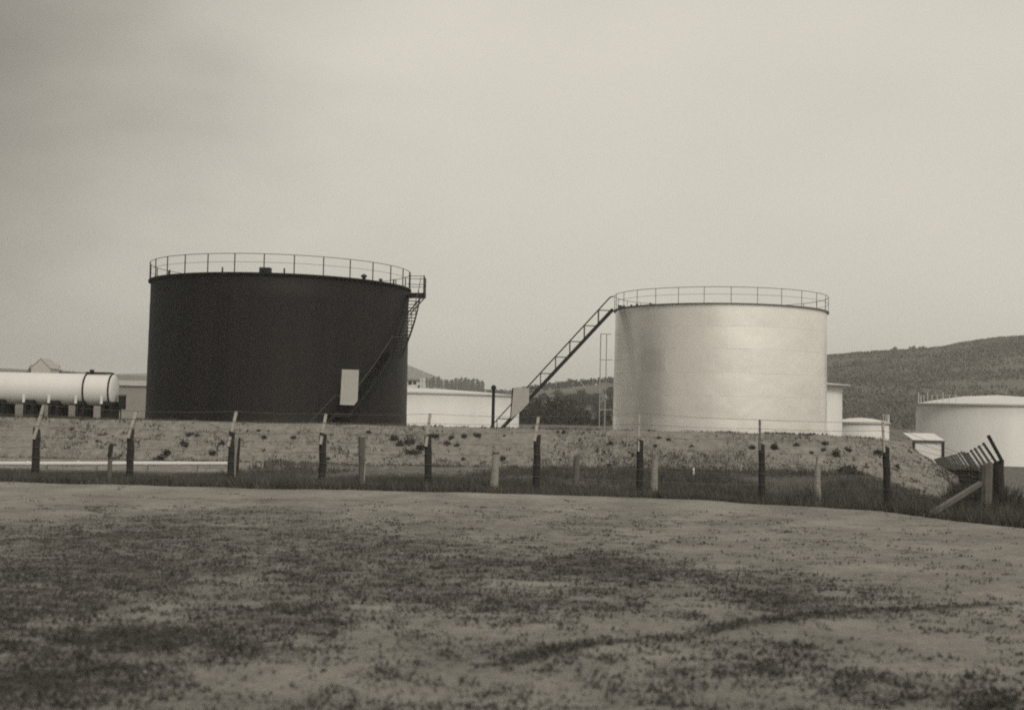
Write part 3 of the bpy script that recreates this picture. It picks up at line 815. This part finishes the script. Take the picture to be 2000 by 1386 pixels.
MB().box(((a.x + b.x) / 2, Yk + 4, (zb + a.z) / 2), (b.x - a.x, 8, a.z - zb)).build('wall', M['house'], hs)
mb = MB(); mid = (a.x + b.x) / 2
mb.prism([(a.x, Yk, a.z), (b.x, Yk, a.z), (mid, Yk, rg - .15)], (0, .15, 0)); mb.build('gable', M['house'], hs)
for s in (a.x - .3, b.x + .3):
    MB().prism([(s, Yk - .3, a.z - .2), (mid, Yk - .3, rg), (mid, Yk - .3, rg + .2), (s, Yk - .3, a.z)], (0, 8.6, 0)).build('roof', M['roof'], hs)
local(hs)

# ------------------------------------------------------------------ fences and posts
def post_mesh(mb, base, top, w, d, seed, n=7, round_=False, taper=.9, cut=.04):
    "a rough post: squared or round, a little crooked, its top cut at a slant"
    rg = random.Random(seed); base = Vector(base); top = Vector(top)
    sides = 10 if round_ else 8; vs = []; fs = []
    for i in range(n):
        t = i / (n - 1); p = base.lerp(top, t) + Vector((rg.uniform(-1, 1) * .012, rg.uniform(-1, 1) * .012, 0)) * (0 if i in (0,) else 1)
        k = 1 - (1 - taper) * t
        for q in range(sides):
            a = 2 * math.pi * q / sides + math.pi / sides
            ca, sa = math.cos(a), math.sin(a)
            if not round_:
                m_ = max(abs(ca), abs(sa)); ca /= m_; sa /= m_; ca *= .96; sa *= .96
            vs.append(p + Vector((ca * w / 2 * k * (1 + rg.uniform(-.07, .07)), sa * d / 2 * k * (1 + rg.uniform(-.07, .07)), (cut * ca if i == n - 1 else 0))))
    for i in range(n - 1):
        for q in range(sides): fs.append((i * sides + q, i * sides + (q + 1) % sides, (i + 1) * sides + (q + 1) % sides, (i + 1) * sides + q))
    fs.append(tuple(range((n - 1) * sides, n * sides)))
    return mb.add(vs, fs, False)

YF = 33.0
sf = thing('security_fence', (0, YF, 0), 'dark timber post fence with slanted pale arms and wires along the foot of the bund', 'fence')
FP = [(68, 72, 836, 15, None), (253, 256, 839, 14, (250, 856, 267, 803)), (450, 453, 843, 13, (446, 872, 462, 803)), (629, 631, 846, 15, (626, 868, 637, 808)), (836, 836.5, 849, 15, (832, 872, 840, 808)),
      (1048, 1049, 850, 15, (1044, 862, 1052, 814)), (1250, 1250, 858, 14, (1247, 882, 1249, 806)), (1489, 1488, 866, 13, (1484, 880, 1484, 820)), (1735, 1731, 872, 14, (1727, 884, 1724, 824))]
tops, arms = [], []
for i, (xb, xt, yt, w, arm) in enumerate(FP):
    Yp = float(np.interp(xb, [0, 1500, 1733], [33.2, 32.6, 31.6]))
    t_ = P(xt, yt, Yp); b_ = P(xb, 940, Yp); zb = float(surf(b_.x, Yp)) - .15
    po = post_mesh(MB(), (b_.x, Yp, zb), t_, w / F * Yp, w / F * Yp * .9, 100 + i, cut=.03 * random.choice((-1, 1))).build('post', M['creosote'], sf)
    tops.append(t_)
    if arm is None: arm = (xb - 2, yt + 22, xb + 18, 790)
    fr = Yp - w / F * Yp * .55
    A = P(arm[0], arm[1], fr - .05); B = P(arm[2], arm[3], fr + .34)
    MB().beam(A, B, .075 if i < 6 else .05, .06, (1, 0, 0)).build('arm', M['paleskylit'] if i != 7 else M['midsteel'], po)  # most arms coloured pale to carry the sky light on their upturned faces
    arms.append((A, B))
ends = [(-1.0, 0)]
def sag(a, b, s=.03, n=7):
    return [a.lerp(b, k / n) - Vector((0, 0, s * 4 * (k / n) * (1 - k / n))) for k in range(n + 1)]
def wire(pts, r, parent):
    line = []
    for a, b in zip(pts[:-1], pts[1:]): line += sag(a, b)[(1 if line else 0):]
    MB().tube(line, r, 4, False).build('wire', M['railgrey'], parent)
STR = P(1926, 905, 30.2)
def ext(l, dz):   # carry a row of wire on past the first post, and to the corner post
    return [l[0] + (l[0] - l[1])] + l + [STR - Vector((0, .14, dz))]
for dz in (.22, .5, .78, 1.08):
    wire(ext([t_ - Vector((0, .12, dz)) for t_ in tops], dz * .9), .006, sf)
for k in (.35, .68, .97):
    wire(ext([A.lerp(B, k) - Vector((0, 0, 0)) + Vector((0, -.04, .03)) for A, B in arms], .1 - k * .1), .006, sf)
# corner strainer post with a long pale stay
cp = P(1926, 905, 30.2); zb = float(hz(cp.x, 30.2)) - .2
cpo = post_mesh(MB(), (cp.x, 30.2, zb), cp, .30, .28, 77, cut=.05).build('strainer_post', M['greytimber'], sf)
cp2 = P(1951, 900, 30.9); po2 = post_mesh(MB(), (cp2.x, 30.9, zb), cp2, .26, .26, 78).build('post', M['creosote'], sf)
MB().beam(P(1957, 900, 30.75), P(1930, 850, 30.75), .07, .07, (0, 1, 0)).build('arm', M['darksteel'], po2)
s0 = P(1914, 944, 30.1); s1 = hit(1786, 1013, 15, 40)
MB().beam(s0, s1 - Vector((0, 0, .1)), .10, .10).build('stay', M['greytimber'], sf)
local(sf)

# side fence falling away beyond the corner
sf2 = thing('security_fence', (12, 31, -.3), 'receding row of dark posts with slanted arms dropping away on the right', 'fence')
prev = []; t2 = []; a2 = []
for k in range(22):
    Yk_ = 31.0 + 1.55 * k; Xk = 2.75 + .307 * Yk_
    ytop = float(np.interp(Yk_, [30, 36, 44, 52, 64], [905, 903, 907, 912, 914]))
    xpx = CX + F * Xk / Yk_
    g = float(hz(Xk, Yk_))
    hgt = float(np.interp(Yk_, [31, 40, 64], [1.31, 1.24, 1.17]))
    T = Vector((Xk, Yk_, g + hgt))
    po = post_mesh(MB(), (Xk, Yk_, g - .2), T, .17, .17, 300 + k, 5).build('post', M['creosote'], sf2)
    A = T + Vector((.02, -.08, -.12)); B = A + Vector((-.42, -.02, .60))
    MB().beam(A, B, .05, .055, (0, 1, 0)).build('arm', M['midsteel'], po)
    t2.append(T); a2.append((A, B))
for dz in (.25, .55, .85): wire([t_ - Vector((.1, 0, dz)) for t_ in t2], .006, sf2)
for k in (.4, .98): wire([A.lerp(B, k) for A, B in a2], .006, sf2)
local(sf2)

# old separate posts in front of the security fence
OG = 'old posts standing along the field edge'
def old_post(px, pyb, pxt, pyt, w, m, label, name='fence_post', **kw):
    b_ = hit(px, pyb, 20, 40); t_ = P(pxt, pyt, b_.y); mb = MB()
    ww = w / F * b_.y
    post_mesh(mb, b_ - Vector((0, 0, .15)), t_, ww, ww * .9, int(px), **kw)
    for i, v in enumerate(mb.v): mb.v[i] = tuple(Vector(v) - b_)
    o = mb.build(name, m); o.location = b_
    return tag(o, label, 'post', OG), b_, t_, ww
o, b_, t_, ww = old_post(213, 943, 217, 868, 10, M['greytimber'], 'thin leaning grey post with a dark tip, leftmost of the row along the field edge', taper=.75)
MB().beam(t_ - b_ + Vector((-.02, -.07, -.32)), t_ - b_ + Vector((.03, -.06, .02)), .09, .05, (1, 0, 0)).build('dark_tip', M['creosote'], o)
o, b_, t_, ww = old_post(453, 940, 459, 857, 14, M['concrete'], 'pale squared concrete post hiding the third dark fence post from the left', taper=.95, cut=0)
MB().beam(Vector((ww * .62, .02, -.1)), t_ - b_ + Vector((ww * .62, .02, .02)), .05, .07, (1, 0, 0)).build('edge_strip', M['creosote'], o)
o, b_, t_, ww = old_post(707, 951, 707, 853, 13, M['greytimber'], 'dark weathered post with a thin pale stick before it, near the black tank corner', taper=1.05, cut=0)
MB().tube([Vector((ww * .3, -.12, -.05)), Vector((ww * .45, -.12, .72))], .022, 6).build('stick', M['paleskylit'], o)
o, b_, t_, ww = old_post(965.5, 962, 969, 870, 17, M['concrete'], 'stout round pale concrete post with a band near its top', round_=True, taper=.80, cut=0)
q = (t_ - b_) * .85; MB().lathe([(ww * .415, -.02), (ww * .44, -.015), (ww * .44, .015), (ww * .415, .02)], 14, q, False).build('band', M['greytimber'], o)
o, b_, t_, ww = old_post(1125, 942, 1126, 888, 12, M['greytimber'], 'short dark stump of a post right of the round concrete post', taper=1.0)
o, b_, t_, ww = old_post(1277.5, 967, 1279, 895, 15, M['concrete'], 'pale split post with a thin stick at its top, beside a dark fence post', taper=.78)
MB().beam(t_ - b_ + Vector((-.05, 0, -.1)), t_ - b_ + Vector((-.07, 0, .27)), .03, .03, (1, 0, 0)).build('splinter', M['greytimber'], o)
o, b_, t_, ww = old_post(1598, 986, 1596, 906, 14, M['greytimber'], 'pale weathered post with a splintered tip, rightmost along the field edge', taper=.8)
o.data.materials[0] = M['concrete']
MB().beam(t_ - b_ + Vector((-.03, 0, -.1)), t_ - b_ + Vector((.0, 0, .2)), .035, .03, (1, 0, 0)).build('splinter', M['greytimber'], o)
b_ = hit(1355, 932, 25, 45); mb = MB(); post_mesh(mb, (0, 0, -.1), P(1354.5, 914, b_.y) - b_, .07, .07, 5); o = mb.build('peg', M['white']); o.location = b_
tag(o, 'small white peg standing alone in the dark grass', 'peg')

# white pipe along the bund foot, and two white boxes past its end
y_p = 37.6
pa, pb = P(-120, 901, y_p), P(447, 909.5, y_p)
pw = thing('pipeline', ((pa.x + pb.x) / 2, y_p, .05), 'long white pipe lying at the foot of the bund on the left', 'pipe')
zl = max(float(surf(pb.x, y_p)), .0)
pts = [Vector((x, y_p + .03 * math.sin(x), P(CX + F * x / y_p, 905, y_p).z)) for x in np.linspace(pa.x, pb.x, 30)]
zz = [p_.z for p_ in pts]
MB().tube(pts, .062, 10).build('pipe', M['white'], pw)
for k in range(4, 30, 5):
    MB().tube([pts[k] - Vector((.04, 0, 0)), pts[k] + Vector((.04, 0, 0))], .08, 12).build('flange', M['white'], pw)
    MB().box(pts[k] + Vector((.5, 0, -.16)), (.14, .2, .20)).build('sleeper', M['concrete'], pw)
local(pw)
for x, lab in ((483, 'small white frame at the bund foot just past the pipe end'), (505, 'small white frame at the bund foot, the farther from the pipe end')):
    b_ = hit(x, 914, 34, 46); t = thing('valve_frame', b_, lab, 'frame', 'white frames past the pipe end')
    for dx in (-.13, .13): MB().box((dx, 0, .17), (.055, .06, .42)).build('upright', M['concrete'], t)
    MB().box((0, 0, .40), (.34, .06, .05)).build('cross_bar', M['concrete'], t)
    MB().lathe([(.06, 0), (.08, .06), (.05, .14), (.005, .16)], 10, (0, 0, .02)).build('valve', M['concrete'], t)

# ------------------------------------------------------------------ trees
def crown_mesh(kind, seed, n):
    rg = np.random.default_rng(seed)
    if kind == 'pine':      # tall narrow crown on a bare trunk (unit height 1)
        nc = 30; cz = rg.uniform(.42, 1.0, nc); cr = .12 * (1.04 - cz) ** .6 * rg.uniform(.5, 1.2, nc); ca = rg.uniform(0, 6.28, nc)
        cc = np.stack([np.cos(ca) * cr, np.sin(ca) * cr, cz], 1); rad = .03 + .045 * (1.05 - cz); q = .02
    elif kind == 'bush':
        nc = 46; v = rg.normal(0, 1, (nc, 3)); v /= np.linalg.norm(v, axis=1)[:, None]; v[:, 2] = np.abs(v[:, 2])
        cc = v * rg.uniform(.5, 1, nc)[:, None] * np.array([.62, .5, .82]) + np.array([0, 0, .08]); rad = rg.uniform(.09, .17, nc); q = .03
    else:
        nc = 34; v = rg.normal(0, 1, (nc, 3)); v /= np.linalg.norm(v, axis=1)[:, None]
        cc = v * rg.uniform(.45, 1, nc)[:, None] * np.array([.32, .32, .36]) + np.array([rg.uniform(-.03, .03), 0, .55]); rad = rg.uniform(.06, .12, nc); q = .024
    per = n // nc
    p_ = (cc[:, None, :] + rg.normal(0, .6, (nc, per, 3)) * np.asarray(rad).reshape(-1, 1, 1)).reshape(-1, 3)
    V = (p_[:, None, :] + rg.normal(0, q, (len(p_), 4, 3)))
    return V.reshape(-1, 3), np.arange(4 * len(p_)).reshape(-1, 4)

def tree_proto(name, kind, seed, n, m):
    root = bpy.data.objects.new(name, None); COL.objects.link(root)
    mb = MB()
    if kind == 'pine': mb.tube([(0, 0, -.03), (.005, 0, .5), (0, 0, .95)], 0, 6, radii=[.022, .017, .004])
    elif kind == 'tree':
        mb.tube([(0, 0, -.05), (.01, .0, .3), (0, 0, .6)], 0, 7, radii=[.04, .03, .012])
        for a in (0.4, 2.4, 4.5): mb.tube([(.005, 0, .3), (.16 * math.cos(a), .16 * math.sin(a), .55), (.22 * math.cos(a), .22 * math.sin(a), .72)], 0, 5, radii=[.02, .012, .004])
    else:
        for a in (0.4, 2.4, 4.5): mb.tube([(0, 0, -.1), (.2 * math.cos(a), .2 * math.sin(a), .4), (.3 * math.cos(a), .3 * math.sin(a), .7)], 0, 5, radii=[.03, .02, .006])
    mb.build('trunk' if kind != 'bush' else 'stem', M['bark'], root)
    V, Fc = crown_mesh(kind, seed, n)
    fast('crown' if kind != 'bush' else 'foliage', V, Fc, m, root, False)
    kids(root)
    return root

protos = {}
def plant(kind, name, x, y, z, h, label, cat, group, wide=1.0):
    key = (kind, name)
    if key not in protos:
        protos[key] = [[tree_proto(name, kind, 10 + 7 * k + len(protos) * 31, {'pine': 700, 'tree': 1100, 'bush': 1500}[kind], M['pine'] if kind == 'pine' else M['leaf']), False] for k in range(3)]
    ent = protos[key][random.randrange(3)]
    for e_ in protos[key]:
        if not e_[1]: ent = e_; break
    root = ent[0]
    if ent[1]: o = copy_tree(root)
    else: o = root; ent[1] = True
    o.location = (x, y, z); o.scale = (h * wide, h * wide, h); o.rotation_euler = (0, 0, random.uniform(0, 6.28))
    return tag(o, label, cat, group)

for k in range(30):                # plantation of pines on the far rise
    px = 792 + k * 5.15 + random.uniform(-1.6, 1.6); Y_ = random.uniform(885, 930)
    ytop = float(np.interp(px, [790, 825, 850, 900, 930, 942, 952], [742, 742, 738, 739, 741, 746, 757])) + random.uniform(-2.5, 4)
    tp = P(px, ytop, Y_); g = P(px, 769, Y_).z
    g = min(g, float(hillz(tp.x, Y_)) + .5)
    plant('pine', 'pine_tree', tp.x, Y_, g, tp.z - g, 'slender dark pine in the plantation beyond the long white tank', 'tree', 'pines in the far plantation', 1.0)
for px, yt, w in ((957, 757, 1.3), (967, 760, 1.2), (976, 757, 1.4), (986, 759, 1.2), (994, 757, 1.5), (1003, 760, 1.3), (1010, 756, 1.4)):
    Y_ = random.uniform(700, 760); tp = P(px, yt, Y_); g = float(hillz(tp.x, Y_)) - 1.5
    plant('tree', 'distant_tree', tp.x, Y_, g, max(tp.z - g, 4), 'low hazy tree on the skyline behind the dark pole', 'tree', 'hazy trees on the skyline', w)
MT = [(1020, 765), (1030, 760), (1040, 757), (1050, 754), (1060, 751), (1069, 752), (1078, 748), (1088, 750), (1097, 748), (1107, 750), (1117, 738), (1127, 749), (1137, 746), (1147, 748), (1171, 748), (1180, 749), (1189, 747), (1199, 745), (1215, 740)]
for px, yt in MT:
    Y_ = random.uniform(560, 592); tp = P(px, yt + random.uniform(-1, 1), Y_); g = float(hillz(tp.x, Y_)) - 1.5
    plant('tree', 'broadleaf_tree', tp.x, Y_, g, max(tp.z - g, 5.5), 'dark broadleaf tree along the ridge between the stair and the silver tank', 'tree', 'trees along the middle ridge', random.uniform(1.0, 1.4))
tp = P(1159, 736, 560); g = float(hillz(tp.x, 560)) - 1
plant('tree', 'broadleaf_tree', tp.x, 560, g, tp.z - g, 'large round crowned tree standing highest on the ridge left of the silver tank', 'tree', 'trees along the middle ridge', 1.1)
# trees filling the slope below the ridge
for k in range(36):
    px = random.uniform(1012, 1212); yt = random.uniform(762, 800); Y_ = float(np.interp(yt, [760, 800], [440, 280])) * random.uniform(.95, 1.05)
    tp = P(px, yt, Y_); g = float(hillz(tp.x, Y_)) - .5
    plant('tree', 'slope_tree', tp.x, Y_, g, float(np.clip(tp.z - g, 4.0, 8)), 'dark tree in the wooded slope behind the straight stair', 'tree', 'trees on the wooded slope', random.uniform(1.1, 1.5))
for px, yt, w in ((1003, 792, 1), (1022, 782, 1.1), (1042, 777, 1.2), (1063, 774, 1.25), (1086, 774, 1.2), (1108, 779, 1.2), (1128, 790, 1.1), (1148, 800, 1.1), (1168, 806, 1.2), (1188, 804, 1.2), (1075, 800, 1.3), (1040, 805, 1.2), (1110, 806, 1.2)):
    Y_ = random.uniform(178, 200); tp = P(px, yt, Y_)
    plant('bush', 'shrub', tp.x, Y_, -1.0, tp.z + 1.0, 'big rounded dark shrub in the hollow behind the straight stair', 'shrub', 'big shrubs in the hollow', w * .85)
# low scrub over the hill, too small and too many to count
n = 70000
A_h = RNG.uniform(.2, .45, n); Y_h = RNG.uniform(260, 600, n); X_h = A_h * Y_h
pt = fbm(X_h, Y_h, 0.03, 5, 201); ok = RNG.uniform(0, 1, n) < smooth((pt - .25) / .5) * .8
X_h, Y_h = X_h[ok], Y_h[ok]
blades('scrub', X_h, Y_h, hillz(X_h, Y_h), RNG.uniform(.25, 1.1, len(X_h)), RNG.uniform(.5, 1.6, len(X_h)), M['scrub'], .3)
# rank undergrowth along the receding side fence
n = 9000
Y_h = RNG.uniform(30, 60, n); X_h = 2.75 + .307 * Y_h + RNG.normal(0, .35, n)
blades('undergrowth', X_h, Y_h, hz(X_h, Y_h), RNG.uniform(.2, .85, n), RNG.uniform(.03, .07, n), M['weed'], .3)
# trees on the right hill crest
for px, yt in ((1741, 680), (1748, 676), (1758, 681), (1779, 676), (1785, 674), (1797, 676), (1805, 675)):
    a_ = P(px, yt, 1); e_, D_ = crest(a_.x); Y_ = float(D_) - 6; tp = P(px, yt, Y_); g = float(hillz(tp.x, Y_)) - .8
    plant('tree', 'ridge_tree', tp.x, Y_, g, max(tp.z - g, 2.0), 'small hazy tree on the crest of the right hill', 'tree', 'trees on the right hill crest', random.uniform(1.0, 1.7))
for px, yt in ((62, 712), (103, 706), (110, 714), (118, 721), (135, 722), (148, 722)):
    Y_ = 430; tp = P(px, yt, Y_); g = float(hillz(tp.x, Y_)) - .5
    plant('tree', 'garden_tree', tp.x, Y_, g, tp.z - g, 'hazy tree beside the pale gabled house', 'tree', 'trees by the gabled house', .8)
# ------------------------------------------------------------------ air
hb = MB().box((0, 0, 0), (7600, 7600, 1), None)
hm = bpy.data.materials.new('haze_air'); hm.use_nodes = True; t = hm.node_tree
t.nodes.remove(t.nodes['Principled BSDF'])
pv = t.nodes.new('ShaderNodeVolumePrincipled'); pv.inputs['Density'].default_value = 0.00044; pv.inputs['Color'].default_value = (.97, .97, .96, 1); pv.inputs['Anisotropy'].default_value = 0.0
t.links.new(pv.outputs[0], t.nodes['Material Output'].inputs['Volume'])
z0, z1 = -12.0, 96.0
hb.v = [(v[0], v[1] + 100, z0 if v[2] < 0 else z1) for v in hb.v]
hz_o = hb.build('haze', hm); hz_o['kind'] = 'stuff'
hz_o.visible_shadow = True

# ------------------------------------------------------------------ light
EL, AZ = math.radians(40), math.radians(160)      # sun high behind the camera, to the right
w = bpy.data.worlds.new('World'); SC.world = w; w.use_nodes = True
t = w.node_tree; bg = t.nodes['Background']; bg.inputs['Strength'].default_value = 0.131
sky = N(t, 'ShaderNodeTexSky', sky_type='NISHITA', sun_disc=False); sky.sun_elevation = EL; sky.sun_rotation = AZ
sky.air_density = 1.0; sky.dust_density = 4.0
bw = N(t, 'ShaderNodeRGBToBW'); t.links.new(sky.outputs[0], bw.inputs[0])
tc = N(t, 'ShaderNodeTexCoord'); sp = N(t, 'ShaderNodeSeparateXYZ'); t.links.new(tc.outputs['Generated'], sp.inputs[0])
# an even overcast layer: thicker, darker cloud to the left of the view
mp = N(t, 'ShaderNodeMapping'); mp.inputs['Scale'].default_value = (1.0, 1.0, 2.2); t.links.new(tc.outputs['Generated'], mp.inputs['Vector'])
nz = N(t, 'ShaderNodeTexNoise', Scale=2.6, Detail=4, Roughness=0.5); t.links.new(mp.outputs[0], nz.inputs['Vector'])
mr = N(t, 'ShaderNodeMapRange', interpolation_type='SMOOTHSTEP')
mr.inputs['From Min'].default_value = -0.50; mr.inputs['From Max'].default_value = -0.05; mr.inputs['To Min'].default_value = 1.6; mr.inputs['To Max'].default_value = 5.6
nm = N(t, 'ShaderNodeMath', operation='MULTIPLY_ADD'); nm.inputs[1].default_value = 0.30; nm.inputs[2].default_value = -0.15
t.links.new(nz.outputs['Fac'], nm.inputs[0])
ax = N(t, 'ShaderNodeMath', operation='ADD'); t.links.new(sp.outputs['X'], ax.inputs[0]); t.links.new(nm.outputs[0], ax.inputs[1])
t.links.new(ax.outputs[0], mr.inputs['Value'])
n2 = N(t, 'ShaderNodeMath', operation='MULTIPLY_ADD'); n2.inputs[1].default_value = 1.5; n2.inputs[2].default_value = -0.75
t.links.new(nz.outputs['Fac'], n2.inputs[0])
cl = N(t, 'ShaderNodeMath', operation='ADD'); t.links.new(mr.outputs[0], cl.inputs[0]); t.links.new(n2.outputs[0], cl.inputs[1])
# thin cloud lets 20 % of the clear sky's own brightness through
m1 = N(t, 'ShaderNodeMath', operation='MULTIPLY'); m1.inputs[1].default_value = 0.85; t.links.new(cl.outputs[0], m1.inputs[0])
m2 = N(t, 'ShaderNodeMath', operation='MULTIPLY_ADD'); m2.inputs[1].default_value = 0.15; t.links.new(bw.outputs[0], m2.inputs[0]); t.links.new(m1.outputs[0], m2.inputs[2])
tint = N(t, 'ShaderNodeMix', data_type='RGBA', blend_type='MULTIPLY'); tint.inputs['Factor'].default_value = 1
t.links.new(m2.outputs[0], tint.inputs[6]); tint.inputs[7].default_value = (1.0, 0.948, 0.828, 1)
t.links.new(tint.outputs[2], bg.inputs['Color'])
sl = bpy.data.lights.new('sun', 'SUN'); sl.energy = 1.4; sl.angle = math.radians(18); sl.color = (1.0, 0.935, 0.82)
so_ = bpy.data.objects.new('sun', sl); COL.objects.link(so_)
dirv = Vector((math.sin(AZ) * math.cos(EL), math.cos(AZ) * math.cos(EL), math.sin(EL)))
so_.rotation_euler = dirv.to_track_quat('Z', 'Y').to_euler(); so_.location = dirv * 60

# ------------------------------------------------------------------ camera
cam = bpy.data.cameras.new('camera'); co = bpy.data.objects.new('camera', cam); COL.objects.link(co)
cam.sensor_width = 36; cam.lens = 36 * F / 2000; cam.clip_end = 20000; cam.clip_start = 0.1
mtx = Matrix.Identity(4)
for i in range(3): mtx[i][0] = _r[i]; mtx[i][1] = _u[i]; mtx[i][2] = -_f[i]; mtx[i][3] = EYE[i]
co.matrix_world = mtx
cam.dof.use_dof = True; cam.dof.focus_distance = 60; cam.dof.aperture_fstop = 1.3
SC.camera = co
SC.render.engine = 'CYCLES'
SC.view_settings.view_transform = 'Standard'; SC.view_settings.look = 'None'; SC.view_settings.exposure = 0; SC.view_settings.gamma = 1
SC.cycles.max_bounces = 6; SC.cycles.volume_bounces = 1; SC.cycles.use_denoising = False; SC.cycles.filter_width = 1.9
SC.cycles.sample_clamp_indirect = 4
